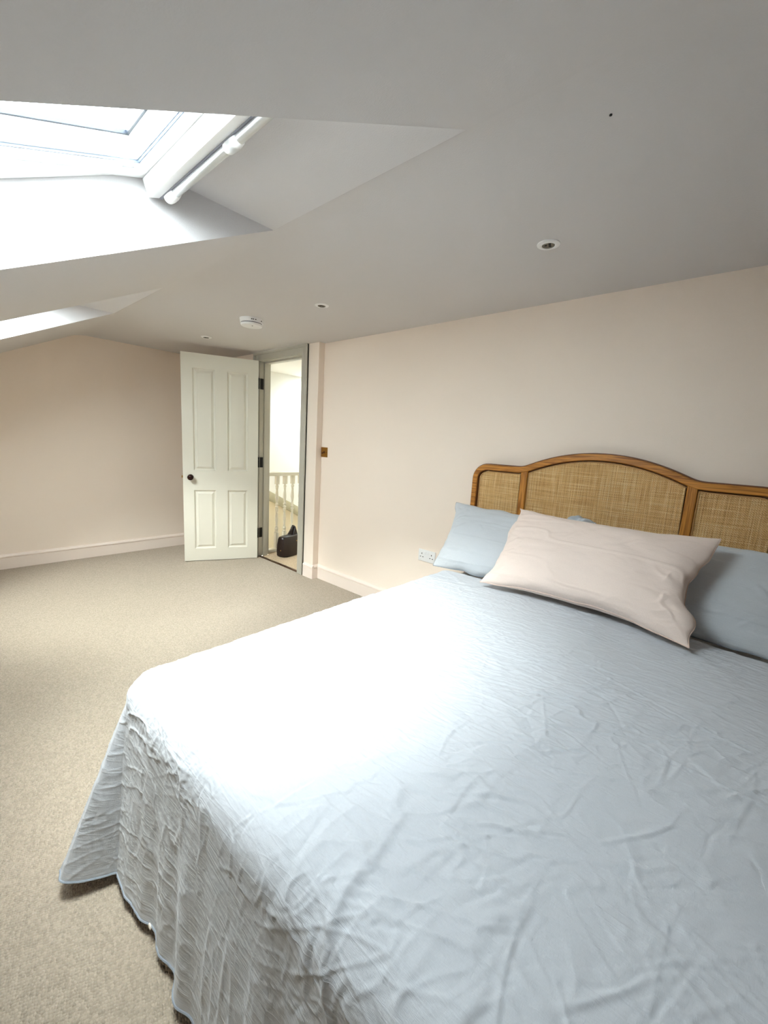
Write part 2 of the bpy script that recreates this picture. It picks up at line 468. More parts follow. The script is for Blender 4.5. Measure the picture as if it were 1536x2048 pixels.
# ------------------------------------------------------------------ door frame, door
tr = empty('trim_1', (DX0, BOX, 0)); structure(tr, 'grey-green painted door frame around the open doorway', 'door frame')
def fr(name, x0, x1, y0, y1, z0, z1, mat=None, bevel=.003):
    ox, oy, oz = tr.location
    return MB().box(x0 - ox, x1 - ox, y0 - oy, y1 - oy, z0, z1).build(name, mat or M['casing'], tr, bevel=bevel)
JD0 = -WALL_T - .004
fr('jamb', DX0 - .025, DX0, JD0, BOX + .002, 0, DZ + .028)
fr('jamb', DX1, DX1 + .025, JD0, BOX + .002, 0, DZ + .028)
fr('head_lining', DX0 - .0, DX1, JD0, BOX + .002, DZ + .003, DZ + .028)
# door stops
fr('stop', DX0, DX0 + .012, -.045, .012, 0, DZ)
fr('stop', DX1 - .012, DX1, -.045, .012, 0, DZ)
fr('stop', DX0 + .012, DX1 - .012, -.045, .012, DZ - .012, DZ + .003)
# architraves: flat board with a raised outer edge
AW = .082
def arch(name, x0, x1, z0, z1, outer):
    ox, oy, oz = tr.location
    b = MB()
    b.box(x0 - ox + (AW if outer == 't' else 0), x1 - ox - (AW if outer == 't' else 0), .0, .016, z0, z1)
    if outer == 'l': b.box(x0 - ox, x0 + .026 - ox, .0, .023, z0, z1)
    if outer == 'r': b.box(x1 - .026 - ox, x1 - ox, .0, .023, z0, z1)
    if outer == 't': b.box(x0 + .003 - ox, x1 - .003 - ox, .001, .0242, z1 - .026, z1 + .0015)
    return b.build(name, M['casing'], tr, bevel=.003)
arch('architrave', DX0 - .008 - AW, DX0 - .008, 0, DZ + .008 + AW - .006, 'l')
arch('architrave', DX1 + .008, DX1 + .008 + AW, 0, DZ + .008 + AW - .006, 'r')
arch('architrave', DX0 - .008 - AW, DX1 + .008 + AW, DZ + .008, DZ + .008 + AW - .006, 't')
# three jamb hinges
for z in (.26, 1.0, 1.78):
    h = fr('hinge_leaf', DX1 - .0025, DX1 + .0005, .018, BOX - .004, z - .052, z + .052, M['blackmetal'], 0)
    MB().lathe([(.0065, -.052), (.0065, .052)], n=12, c=(DX1 - .004 - tr.location.x, .010, z)).build('hinge_pin', M['blackmetal'], tr, smooth=True)
# metal threshold strip
th = MB().box(DX0 + .0, DX1, .028, .062, 0, .005).build('threshold_strip', M['darkbrass'], bevel=.002)
tag(th, 'dark brass carpet threshold strip across the doorway', 'threshold')

DW, DH, DT = .686, 1.981, .040
door = empty('door_1', (3.779, BOX + .030, .006), (0, 0, math.radians(64.0)))
structure(door, 'pale grey-green four-panel door standing open into the room', 'door')
# local: x along the leaf from the hinge, y towards the camera side is +? the leaf occupies y in [-DT, 0]
PX = [(.098, .295), (.405, .590)]
# columns measured from the hinge side: right column (near hinge) and left column (knob side)
PX = [(.098, .286), (.394, .590)]
PZ = [(.122, .708), (.900, 1.848)]
yF, yB = DT, 0.0
# side facing the camera is local +y (rotated 64 degrees puts +y towards the room's near end)
lf = MB()
xs = [0, PX[0][0], PX[0][1], PX[1][0], PX[1][1], DW]
zs = [0, PZ[0][0], PZ[0][1], PZ[1][0], PZ[1][1], DH]
for i in range(5):
    for j in range(5):
        if i in (1, 3) and j in (1, 3): continue
        lf.quad((xs[i], yF, zs[j]), (xs[i + 1], yF, zs[j]), (xs[i + 1], yF, zs[j + 1]), (xs[i], yF, zs[j + 1]))
        lf.quad((xs[i], yB, zs[j]), (xs[i + 1], yB, zs[j]), (xs[i + 1], yB, zs[j + 1]), (xs[i], yB, zs[j + 1]))
lf.quad((0, yB, 0), (DW, yB, 0), (DW, yF, 0), (0, yF, 0)); lf.quad((0, yB, DH), (DW, yB, DH), (DW, yF, DH), (0, yF, DH))
lf.quad((0, yB, 0), (0, yF, 0), (0, yF, DH), (0, yB, DH)); lf.quad((DW, yB, 0), (DW, yF, 0), (DW, yF, DH), (DW, yB, DH))
lf.build('leaf', M['door'], door)
RINGS = [(0, 0), (.003, .004), (.008, .013), (.013, .0155), (.017, .0155), (.038, .003), (.0395, .0045)]
for (x0, x1) in PX:
    for (z0, z1) in PZ:
        b = MB()
        for side in (0, 1):
            base = len(b.v)
            for ins, dep in RINGS:
                y = (yF - dep) if side == 0 else (yB + dep)
                b.v += [(x0 + ins, y, z0 + ins), (x1 - ins, y, z0 + ins), (x1 - ins, y, z1 - ins), (x0 + ins, y, z1 - ins)]
            for q in range(len(RINGS) - 1):
                for k in range(4):
                    k2 = (k + 1) % 4
                    b.f.append((base + q * 4 + k, base + q * 4 + k2, base + q * 4 + 4 + k2, base + q * 4 + 4 + k))
            q = len(RINGS) - 1
            b.f.append(tuple(base + q * 4 + k for k in range(4)))
        b.build('panel', M['door'], door)
# knobs on both faces, latch
for sgn, y0 in ((1, yF), (-1, yB)):
    prof = [(.0265, 0), (.0265, .003), (.022, .006), (.010, .008), (.009, .020), (.014, .026), (.022, .032), (.0275, .041), (.0275, .049), (.023, .058), (.013, .063), (.003, .064)]
    kb = MB().lathe([(r, y0 + sgn * h) for r, h in prof], axis='y', n=28, c=(DW - .067, 0, .835))
    kb.build('knob', M['bronze'], door, smooth=True)
MB().box(DW - .0005, DW + .012, .014, .026, .825, .847).build('latch', M['brass'], door, bevel=.002)
for z in (.26, 1.0, 1.78):
    MB().box(-.0025, .0005, .008, DT - .006, z - .052, z + .052).build('hinge_leaf', M['blackmetal'], door)

# ------------------------------------------------------------------ roof windows
def roof_window(name, x0, x1, opened, label, with_portal=True):
    root = empty(name, (x0, YFT, ZH), (-A, 0, 0))   # local y runs down the slope, z outwards
    structure(root, label, 'roof window')
    W_ = x1 - x0; Ls = (YB - YFT) / math.cos(A)
    f = MB()
    T = .045; O = .11
    f.box(0, T, 0, Ls, -.004, O); f.box(W_ - T, W_, 0, Ls, -.004, O)
    f.box(T, W_ - T, 0, T, -.004, O); f.box(T, W_ - T, Ls - T, Ls, -.004, O)
    f.build('frame', M['upvc'], root, bevel=.003)
    # outer flashing, seals the frame to the roof
    g = MB(); g.box(-.12, 0, -.12, Ls + .12, .06, .1); g.box(W_, W_ + .12, -.12, Ls + .12, .06, .1); g.box(0, W_, -.12, 0, .06, .1); g.box(0, W_, Ls, Ls + .12, .06, .1)
    g.build('flashing', M['alu'], root)
    # sash, pivoting about its middle
    s0, s1 = .012, Ls - .012
    pv = (s0 + s1) / 2
    sash_mb = MB(); a0, a1 = .012, W_ - .012; ST = .058; z0, z1 = .0, .100
    h0, h1 = s0 - pv, s1 - pv
    def sb(xa, xb, ya, yb, za, zb): sash_mb.box(xa, xb, ya, yb, za, zb)
    if opened:  # the open sash sits inside the frame and clears it
        pass
    sb(a0, a0 + ST, h0, h1, z0, z1); sb(a1 - ST, a1, h0, h1, z0, z1)
    sb(a0 + ST, a1 - ST, h0, h0 + ST, z0, z1); sb(a0 + ST, a1 - ST, h1 - ST, h1, z0, z1)
    # stepped glazing bead
    q = ST + .010
    sb(a0 + ST, a0 + q, h0 + ST, h1 - ST, .022, .095); sb(a1 - q, a1 - ST, h0 + ST, h1 - ST, .022, .095)
    sb(a0 + q, a1 - q, h0 + ST, h0 + q, .022, .095); sb(a0 + q, a1 - q, h1 - q, h1 - ST, .022, .095)
    sash = sash_mb.build('sash', M['upvc'], root, bevel=.0035)
    sash.location = (0, pv, .013); sash.rotation_euler = (math.radians(6.8) if opened else 0, 0, 0)
    MB().box(a0 + q - .003, a1 - q + .003, h0 + q - .003, h1 - q + .003, .084, .088).build('pane', M['glass'], sash)
    def ring(nm, e, k, zz0, zz1, mat):
        r_ = MB()
        r_.box(a0 + e, a0 + e + k, h0 + e, h1 - e, zz0, zz1); r_.box(a1 - e - k, a1 - e, h0 + e, h1 - e, zz0, zz1)
        r_.box(a0 + e + k, a1 - e - k, h0 + e, h0 + e + k, zz0, zz1); r_.box(a0 + e + k, a1 - e - k, h1 - e - k, h1 - e, zz0, zz1)
        return r_.build(nm, mat, sash)
    ring('spacer', q - .001, .009, .074, .083, M['spacer'])
    ring('gasket', ST - .0005, .004, .016, .022, M['gasket'])
    # control bar across the head: flat cover and a round grip on brackets
    MB().box(a0 + .01, a1 - .004, h0 + .004, h0 + .040, -.050, -.001).build('flap_cover', M['upvc'], sash, bevel=.004)
    MB().box(a0 + .012, a1 - .008, h0 + .0005, h0 + .0075, -.0535, -.048).build('painted_gap_shade', M['greyplastic'], sash)  # solid grey strip coloured as the shade between cover and grip
    MB().tube([(a0 + .03, h0 - .010, -.056), (a1 - .03, h0 - .010, -.056)], .0135, 16).build('grip_bar', M['alu'], sash, smooth=True)
    n_br = 4
    for kx in (a0 + .06, a0 + .40, a1 - .43, a1 - .06):
        br = MB(); br.lathe([(.0136, -.03), (.016, -.026), (.0178, -.012), (.0178, .012), (.016, .026), (.0136, .03)], axis='x', n=24, c=(kx, h0 - .010, -.056))
        br.build('bracket', M['upvc'], sash, smooth=True)
    MB().box(a1 - ST - .012, a1 - ST + .004, h0 + .080, h0 + .112, .002, .012).build('catch', M['alu'], sash)
    if with_portal:
        ld = bpy.data.lights.new('sky_portal', 'AREA'); ld.shape = 'RECTANGLE'; ld.size = W_; ld.size_y = Ls
        ld.cycles.is_portal = True
        lo = bpy.data.objects.new('sky_portal', ld); COL.objects.link(lo)
        mw = Matrix.Translation((x0, YFT, ZH)) @ Matrix.Rotation(-A, 4, 'X') @ Matrix.Translation((W_ / 2, Ls / 2, .12))
        lo.matrix_world = mw
    return root
roof_window('window_1', *WINX[0], True, 'white roof window over the bed, tilted open on its pivot')
roof_window('window_2', *WINX[1], False, 'closed white roof window farther along, near the door')

# ------------------------------------------------------------------ hall beyond the door
HX0, HY1 = 2.2, -3.0
HB = -WALL_T
BX = 3.87     # balustrade line
w = MB(); w.quad((HX0, HB, 0), (BX, HB, 0), (BX, HY1, 0), (HX0, HY1, 0)); w.quad((DX0, HB, 0), (DX1, HB, 0), (DX1, .045, 0), (DX0, .045, 0))
w.quad((BX, HB, 0), (BX, HY1, 0), (BX, HY1, -.3), (BX, HB, -.3))
structure(w.build('floor_landing', M['hallcarpet']), 'beige carpet of the landing beyond the doorway', 'floor')
w = MB(); w.quad((XF, HB, -1.6), (XF, HY1, -1.6), (XF, HY1, CEIL), (XF, HB, CEIL))
structure(w.build('wall_stairwell', M['hallwall']), 'bright white wall across the stairwell')
w = MB()
w.quad((HX0, HY1, -1.6), (XF, HY1, -1.6), (XF, HY1, CEIL), (HX0, HY1, CEIL)); w.quad((HX0, HB, -.02), (HX0, HY1, -.02), (HX0, HY1, CEIL), (HX0, HB, CEIL))
w.quad((BX, HB, -1.6), (XF, HB, -1.6), (XF, HB, 0), (BX, HB, 0)); w.quad((BX, HB, -1.6), (XF, HB, -1.6), (XF, HY1, -1.6), (BX, HY1, -1.6)); w.quad((BX, HB, -1.6), (BX, HY1, -1.6), (BX, HY1, -.3), (BX, HB, -.3))
structure(w.build('wall_landing', M['hallwall']), 'white walls enclosing the landing')
# hall ceiling; unseen roof light over the stairs, added to brighten the hall
RL = (4.0, 4.6, -1.85, -1.15)
w = MB()
w.quad((HX0, HB, CEIL), (XF, HB, CEIL), (XF, RL[3], CEIL), (HX0, RL[3], CEIL)); w.quad((HX0, RL[2], CEIL), (XF, RL[2], CEIL), (XF, HY1, CEIL), (HX0, HY1, CEIL))
w.quad((HX0, RL[3], CEIL), (RL[0], RL[3], CEIL), (RL[0], RL[2], CEIL), (HX0, RL[2], CEIL)); w.quad((RL[1], RL[3], CEIL), (XF, RL[3], CEIL), (XF, RL[2], CEIL), (RL[1], RL[2], CEIL))
structure(w.build('ceiling_landing', M['hallwall']), 'white ceiling over the landing', 'ceiling')
w3 = empty('added_roof_light', (RL[0], RL[2], CEIL)); structure(w3, 'unseen roof light added in the landing ceiling to light the stairwell', 'roof window')
b = MB(); lx, ly = RL[1] - RL[0], RL[3] - RL[2]
b.box(-.03, 0, -.03, ly + .03, 0, .12).box(lx, lx + .03, -.03, ly + .03, 0, .12).box(0, lx, -.03, 0, 0, .12).box(0, lx, ly, ly + .03, 0, .12)
b.build('frame', M['upvc'], w3)
MB().box(0, lx, 0, ly, .07, .075).build('pane', M['glass'], w3)
ld = bpy.data.lights.new('sky_portal', 'AREA'); ld.shape = 'RECTANGLE'; ld.size = lx; ld.size_y = ly; ld.cycles.is_portal = True
lo = bpy.data.objects.new('sky_portal', ld); COL.objects.link(lo); lo.location = ((RL[0] + RL[1]) / 2, (RL[2] + RL[3]) / 2, CEIL + .1)
# sloping bulkhead over the lower stairs, with a band along its top
def zb(y): return .89 + .522 * y     # top line of the band: .55 at y=-.66
bk = MB(); D = .03
ys = (-.16, -2.6)
bk.quad((XF - D, ys[0], zb(ys[0]) - .12), (XF - D, ys[1], zb(ys[1]) - .12), (XF - D, ys[1], -1.55), (XF - D, ys[0], -1.55))
bk.quad((XF - D, ys[0], zb(ys[0]) - .12), (XF - D, ys[1], zb(ys[1]) - .12), (XF - .001, ys[1], zb(ys[1]) - .12), (XF - .001, ys[0], zb(ys[0]) - .12))
structure(bk.build('wall_stair_lower', M['hallbeige']), 'cream lower wall of the stairwell beneath the sloping band')
bd = MB(); i = 0
for xx in (XF - .055, XF - .002):
    for yy, dz in ((ys[0], 0), (ys[1], 0), (ys[1], -.125), (ys[0], -.125)):
        bd.v.append((xx, yy, zb(yy) + dz))
bd.f += [(0, 1, 2, 3), (7, 6, 5, 4), (0, 4, 5, 1), (1, 5, 6, 2), (2, 6, 7, 3), (3, 7, 4, 0)]
structure(bd.build('trim_2', M['olive'], bevel=.004), 'olive grey sloping band along the stairwell wall', 'trim')

# balustrade: handrail, base rail, turned balusters
bal = empty('stair_balustrade', (BX, HB, 0))
tag(bal, 'white turned-wood balustrade at the head of the stairs beyond the doorway', 'balustrade')
HR = .862
prof = [(-.030, HR - .012), (.030, HR - .012), (.034, HR + .006), (.026, HR + .026), (0, HR + .034), (-.026, HR + .026), (-.034, HR + .006)]
hb_ = MB(); i = 0; Lb = 2.6
for yy in (0, -Lb):
    for px, pz in prof: hb_.v.append((px, yy, pz))
n = len(prof)
for k in range(n): hb_.f.append((k, (k + 1) % n, n + (k + 1) % n, n + k))
hb_.f += [tuple(range(n)), tuple(range(2 * n - 1, n - 1, -1))]
hb_.build('handrail', M['rail'], bal, smooth=True)
MB().box(-.032, .032, -Lb, 0, 0.001, .034).build('base_rail', M['rail'], bal, bevel=.006)
bprof = [(.010, .21), (.016, .215), (.020, .225), (.014, .235), (.018, .245), (.021, .26), (.013, .275), (.012, .28), (.015, .285), (.010, .29), (.012, .31), (.017, .36), (.0155, .40), (.011, .43), (.010, .44),
         (.016, .446), (.010, .452), (.014, .458), (.019, .474), (.014, .488), (.010, .492), (.018, .498), (.018, .506), (.010, .512), (.013, .518), (.018, .532), (.013, .546), (.010, .55),
         (.012, .56), (.019, .61), (.016, .65), (.011, .69), (.010, .70), (.016, .706), (.010, .712), (.015, .722), (.019, .735), (.012, .748), (.010, .752), (.016, .758)]
bmb = MB(); bmb.lathe(bprof, n=14)
def tb(b, z0, z1, s): b.box(-s, s, -s, s, z0, z1)
tb(bmb, .034, .212, .019); 
bmb.box(-.019, .019, -.019, .019, .756, HR - .010)
bal0 = bmb.build('baluster', M['rail'], bal, smooth=True)
bal0.location = (0, -.105 - HB + 0.0, 0)
nb = 0
for k in range(0, 22):
    y = -.207 - .1025 * k
    o = bal0 if k == 0 else bal0.copy()
    if k: COL.objects.link(o); o.parent = bal
    o.location = (0, y - HB, 0)
    if y < -2.5: break

# handbag on the landing
bag = empty('handbag', (3.665, -.235, 0.001), (0, 0, math.radians(14)))
tag(bag, 'black leather handbag with gold clasps on the landing carpet', 'handbag')
def loft(name, secs, mat, parent, n=20, p=4.0):
    """secs: (cx, cy, half_x, half_y, z)"""
    b = MB()
    for cx, cy, hx, hy, z in secs:
        for k in range(n):
            a = 2 * math.pi * k / n; ca, sa = math.cos(a), math.sin(a)
            rr = (abs(ca) ** p + abs(sa) ** p) ** (-1 / p)
            b.v.append((cx + hx * ca * rr, cy + hy * sa * rr, z))
    for i in range(len(secs) - 1):
        for k in range(n):
            k2 = (k + 1) % n
            b.f.append((i * n + k, i * n + k2, (i + 1) * n + k2, (i + 1) * n + k))
    b.f.append(tuple(range(n))[::-1]); b.f.append(tuple((len(secs) - 1) * n + k for k in range(n)))
    return b.build(name, mat, parent, smooth=True)
loft('body', [(0, 0, .060, .125, 0), (0, 0, .074, .142, .010), (0, 0, .076, .146, .06), (0, .002, .072, .142, .13), (0, .004, .060, .135, .19), (0, .006, .046, .128, .215), (0, .006, .030, .122, .222)], M['leather'], bag)
# the tall curved handle flap at the right-hand side
hp = []
for k in range(13):
    t = k / 12
    hp.append((0, .02 - .075 * t - .03 * math.sin(t * math.pi), .205 + .125 * math.sin(t * math.pi / 2)))
hpR = [.026 - .016 * (k / 12) for k in range(13)]
MB().tube([(0.02, p_[1] - .02, p_[2] - .02) for p_ in hp], [max(.007, r_) for r_ in hpR], 10).build('handle', M['leather'], bag, smooth=True)
hp2 = []
for k in range(13):
    t = k / 12
    hp2.append((.02, -.095 - .06 * t ** 1.4 + .0 * t, .31 - .20 * t ** 1.2))
MB().tube(hp2, [.008 + .012 * (k / 12) for k in range(13)], 10).build('handle', M['leather'], bag, smooth=True)
sf = MB(); 
sf.v += [(.012, -.035, .19), (.012, -.135, .15), (.02, -.11, .25), (.02, -.085, .31), (.02, -.065, .26)]
sf.v += [(v[0] - .035, v[1], v[2]) for v in sf.v[:5]]
sf.f += [(0, 1, 2, 3, 4), (9, 8, 7, 6, 5)] + [(k, (k + 1) % 5, 5 + (k + 1) % 5, 5 + k) for k in range(5)]
sf.build('flap', M['leather'], bag, bevel=.005)
MB().lathe([(.002, 0), (.010, 0), (.010, .005), (.006, .008), (.001, .008)], axis='x', n=14, c=(-.0785, -.075, .165)).build('clasp', M['gold'], bag, smooth=True)
MB().box(-.082, -.072, -.098, -.088, .150, .176).build('clasp', M['gold'], bag, bevel=.003)
MB().lathe([(.002, 0), (.006, 0), (.006, .004), (.001, .005)], axis='x', n=12, c=(-.080, -.03, .165)).build('stud', M['gold'], bag, smooth=True)
MB().lathe([(.002, 0), (.006, 0), (.006, .004), (.001, .005)], axis='y', n=12, c=(-.012, .143, .075)).build('stud', M['gold'], bag, smooth=True)

# ------------------------------------------------------------------ bed with cane headboard
bed = empty('bed', (.57, 1.05, 0))
tag(bed, 'double bed with arched oak and woven cane headboard', 'bed')
def bl(x, y, z): return (x - .57, y - 1.05, z)
BX0, BX1 = -.185, 1.21
b = MB(); b.box(BX0 + .03 - .57, BX1 - .03 - .57, .09 - 1.05, 1.95 - 1.05, .05, .32); b.build('base', M['divan'], bed, bevel=.012)
for lx_, ly_ in ((BX0 + .1, .2), (BX1 - .1, .2), (BX0 + .1, 1.85), (BX1 - .1, 1.85)):
    MB().lathe([(.024, 0), (.022, .052)], n=16, c=bl(lx_, ly_, 0)).build('leg', M['oakz'], bed, smooth=True)
b = MB(); b.box(BX0 + .02 - .57, BX1 - .02 - .57, .09 - 1.05, 1.96 - 1.05, .321, .555); b.build('mattress', M['mattress'], bed, bevel=.03, seg=3)

HC = .59                  # centre of the headboard
HHW = .727                # half width
def arch_z(d):
    d = abs(d); t = 1 - (d / .405) ** 2
    k = .06
    g = k * math.log1p(math.exp(min(t / k, 60))) if t / k < 40 else t
    return 1.183 + .100 * g
def outer_path():
    pts = [(HC + HHW, z) for z in (.30, .5, .7, .85, .95, 1.05)]
    R_ = .10
    for k in range(0, 11):
        a = k / 10 * math.pi / 2
        pts.append((HC + HHW - R_ + R_ * math.cos(a) * 1.0, 1.183 - R_ + R_ * math.sin(a)))
    for k in range(1, 100):
        d = HHW - R_ - k / 100 * 2 * (HHW - R_)
        pts.append((HC + d, arch_z(d)))
    for k in range(10, -1, -1):
        a = k / 10 * math.pi / 2
        pts.append((HC - HHW + R_ - R_ * math.cos(a), 1.183 - R_ + R_ * math.sin(a)))
    pts += [(HC - HHW, z) for z in (1.05, .95, .85, .7, .5, .30)]
    return pts
OP = outer_path()
# inward normals
def inward(pts):
    out = []
    for i in range(len(pts)):
        a, b_ = pts[max(i - 1, 0)], pts[min(i + 1, len(pts) - 1)]
        tx, tz = b_[0] - a[0], b_[1] - a[1]; l = math.hypot(tx, tz)
        # path goes from left(+x) over the top to -x: inside is on its left-hand side
        out.append((-tz / l * -1 * -1, tx / l) if False else (tz / l * -1, tx / l))
    return out
NI = inward(OP)
# make sure they point inwards (down at the top)
mid = len(OP) // 2
sg = 1 if NI[mid][1] < 0 else -1
NI = [(a * sg, b_ * sg) for a, b_ in NI]
def sweep_frame(name, prof, mat, parent, off=0.0):
    b = MB(); n = len(prof)
    for (x, z), (nx, nz) in zip(OP, NI):
        for d, y in prof:
            b.v.append(bl(x + nx * d, y, z + nz * d))
    for i in range(len(OP) - 1):
        for k in range(n):
            k2 = (k + 1) % n
            b.f.append((i * n + k, i * n + k2, (i + 1) * n + k2, (i + 1) * n + k))
    b.f.append(tuple(range(n))[::-1]); b.f.append(tuple((len(OP) - 1) * n + k for k in range(n)))
    return b.build(name, mat, parent, smooth=True)
hroot = sweep_frame('headboard', [(.005, .020), (.005, .066), (.008, .069), (.034, .069), (.037, .0665), (.037, .020)], M['oakx'], bed)
sweep_frame('outer_lip', [(0, .020), (0, .058), (.002, .061), (.0055, .062), (.0055, .020)], M['oakdark'], hroot)
sweep_frame('inner_lip', [(.0365, .022), (.0365, .063), (.040, .061), (.042, .057), (.042, .022)], M['oakdark'], hroot)
FWD = .046
def inner_z(x):     # underside of the top rail
    d = abs(x - HC)
    if d > HHW - .10:
        R_ = .10 - FWD; q = min(d - (HHW - .10), R_)
        return 1.183 - .10 + math.sqrt(max(R_ * R_ - q * q, 0)) 
    # offset of the arch measured square to its slope
    s_ = (arch_z(d + .004) - arch_z(d - .004)) / .008
    return arch_z(d) - FWD * math.sqrt(1 + s_ * s_) + .002
ST = [(HC - .413, HC - .373), (HC + .373, HC + .413)]
for (x0, x1) in ST:
    s_ = MB()
    n = 6
    prof = [(0, .022), (0, .062), (.004, .066), (x1 - x0 - .004, .066), (x1 - x0, .062), (x1 - x0, .022)]
    zt = inner_z((x0 + x1) / 2) + .014
    for z in (.30, zt):
        for d, y in prof: s_.v.append(bl(x0 + d, y, z))
    n = len(prof)
    for k in range(n): s_.f.append((k, (k + 1) % n, n + (k + 1) % n, n + k))
    s_.f += [tuple(range(n))[::-1], tuple(n + k for k in range(n))]
    s_.build('stile', M['oakz'], hroot)
MB().box(HC - HHW + .04 - .57, HC + HHW - .04 - .57, .022 - 1.05, .062 - 1.05, .30, .36).build('bottom_rail', M['oakx'], hroot, bevel=.004)
# woven cane: real strands over and under, in three panels
PAN = [(HC + .413, HC + HHW - FWD), (HC - .373, HC + .373), (HC - HHW + FWD, HC - .413)]
PITCH = .0046
CY = .050
ZLOW = .62
def cane_panel(x0, x1, seed):
    rnd = np.random.RandomState(seed)
    nx = int((x1 - x0) / PITCH); dx = (x1 - x0) / nx
    V = []; F = []; MI = []
    ztop_all = max(inner_z(x0 + (x1 - x0) * t) for t in np.linspace(0, 1, 41))
    nz = int((ztop_all - ZLOW) / PITCH)
    zt_at = [inner_z(min(max(x0 + (i + .5) * dx, x0 + .001), x1 - .001)) for i in range(nx)]
    # warp (vertical)
    for i in range(nx):
        wd = PITCH * (.30 + .13 * rnd.rand()) * (1.35 if rnd.rand() < .06 else 1)
        x = x0 + (i + .5) * dx + rnd.randn() * .00025
        m = max(2, min(nz, int((zt_at[i] - ZLOW) / PITCH)))
        base = len(V)
        for j in range(m + 1):
            z = min(ZLOW + j * PITCH, zt_at[i])
            y = CY + .0011 * (1 if (i + j) % 2 == 0 else -1)
            V.append(bl(x - wd, y, z)); V.append(bl(x + wd, y, z))
        for j in range(m):
            F.append((base + 2 * j, base + 2 * j + 1, base + 2 * j + 3, base + 2 * j + 2)); MI.append(0)
    for j in range(nz):
        z = ZLOW + j * PITCH + rnd.randn() * .00025
        wd = PITCH * (.26 + .14 * rnd.rand()) * (1.3 if rnd.rand() < .06 else 1)
        ok = [i for i in range(nx) if zt_at[i] > z + .001]
        if len(ok) < 2: continue
        i0, i1 = ok[0], ok[-1]
        base = len(V); cnt = 0
        for i in range(i0, i1 + 1):
            x = x0 + (i + .5) * dx
            y = CY + .0011 * (-1 if (i + j) % 2 == 0 else 1)
            V.append(bl(x, y, z - wd)); V.append(bl(x, y, z + wd)); cnt += 1
        for k in range(cnt - 1):
            F.append((base + 2 * k, base + 2 * k + 1, base + 2 * k + 3, base + 2 * k + 2)); MI.append(1)
    o = mesh('cane_weave', V, F, [M['canez'], M['canex']], hroot)
    o.data.polygons.foreach_set('material_index', MI)
    tag(o, 'natural woven cane', kind='stuff')
    # backing
    zs_ = [(x0 + (x1 - x0) * t) for t in np.linspace(0.002, .998, 40)]
    bb = MB(); k = len(zs_)
    for y in (CY - .012, CY - .016):
        for x in zs_: bb.v.append(bl(x, y, ZLOW - .2))
        for x in zs_: bb.v.append(bl(x, y, inner_z(x)))
    for off in (0, 2 * k):
        for i in range(k - 1): bb.f.append((off + i, off + i + 1, off + k + i + 1, off + k + i))
    bb.build('cane_backing', M['canebase'], hroot)
    # bead round the panel
    pts = [(x0 + .004, CY + .004, ZLOW - .1)]
    for t in np.linspace(0, 1, 60):
        x = x0 + .004 + (x1 - x0 - .008) * t
        pts.append((x, CY + .004, inner_z(x) - .004))
    pts.append((x1 - .004, CY + .004, ZLOW - .1))
    MB().tube([bl(*p_) for p_ in pts], .0028, 8).build('bead', M['bead'], hroot, smooth=True)
for k, (x0, x1) in enumerate(PAN): cane_panel(x0, x1, 11 + k)

# ------------------------------------------------------------------ duvet
def grid_mesh(name, P, UV, mat, parent=None):
    nu, nv = P.shape[:2]
    me = bpy.data.meshes.new(name)
    idx = np.arange(nu * nv).reshape(nu, nv)
    q = np.stack([idx[:-1, :-1], idx[1:, :-1], idx[1:, 1:], idx[:-1, 1:]], -1).reshape(-1, 4)
    me.vertices.add(nu * nv); me.vertices.foreach_set('co', P.reshape(-1).astype(np.float32))
    me.loops.add(q.size); me.loops.foreach_set('vertex_index', q.reshape(-1).astype(np.int32))
    me.polygons.add(len(q)); me.polygons.foreach_set('loop_start', np.arange(0, q.size, 4, dtype=np.int32)); me.polygons.foreach_set('loop_total', np.full(len(q), 4, np.int32))
    me.update(calc_edges=True)
    uvl = me.uv_layers.new(name='UVMap')
    uvl.data.foreach_set('uv', UV.reshape(-1, 2)[q.reshape(-1)].reshape(-1).astype(np.float32))
    me.polygons.foreach_set('use_smooth', np.ones(len(q), bool))
    me.validate()
    return link(name, me, mat, parent)

RX0, RX1, RY1 = -.12, 1.155, 1.975
RAD = .085
TOPZ = .606
DROP = RAD * math.pi / 2 + (TOPZ - RAD - .035)
su = np.linspace(RX0 - DROP, RX1 + DROP, 760)
tv = np.linspace(.455, RY1 + DROP, 760)
S, Tt = np.meshgrid(su, tv, indexing='ij')
NXc = np.clip(S, RX0, RX1); NYc = np.minimum(Tt, RY1)
a_ = S - NXc; b_ = Tt - NYc
Lr = (np.abs(a_) ** 5 + np.abs(b_) ** 5) ** (1 / 5.0)
th_ = np.arctan2(b_, np.abs(a_) + 1e-9)          # 90 deg = towards the foot
dirx = np.cos(th_) * np.sign(a_); diry = np.sin(th_)
dirx = np.where(Lr < 1e-9, 0, dirx); diry = np.where(Lr < 1e-9, 0, diry)
deg = np.degrees(th_)
corner = (np.abs(a_) > 1e-9) & (b_ > 1e-9)
tilt = np.where(b_ > 1e-9, 5.0, 4.0)
rise = np.clip((deg - 8) / 55, 0, 1); fall = np.clip((89.5 - deg) / 14, 0, 1)
flare = (rise * rise * (3 - 2 * rise)) * (fall * fall * (3 - 2 * fall))
tilt = tilt + np.where(corner, 15.0 * flare, 0)
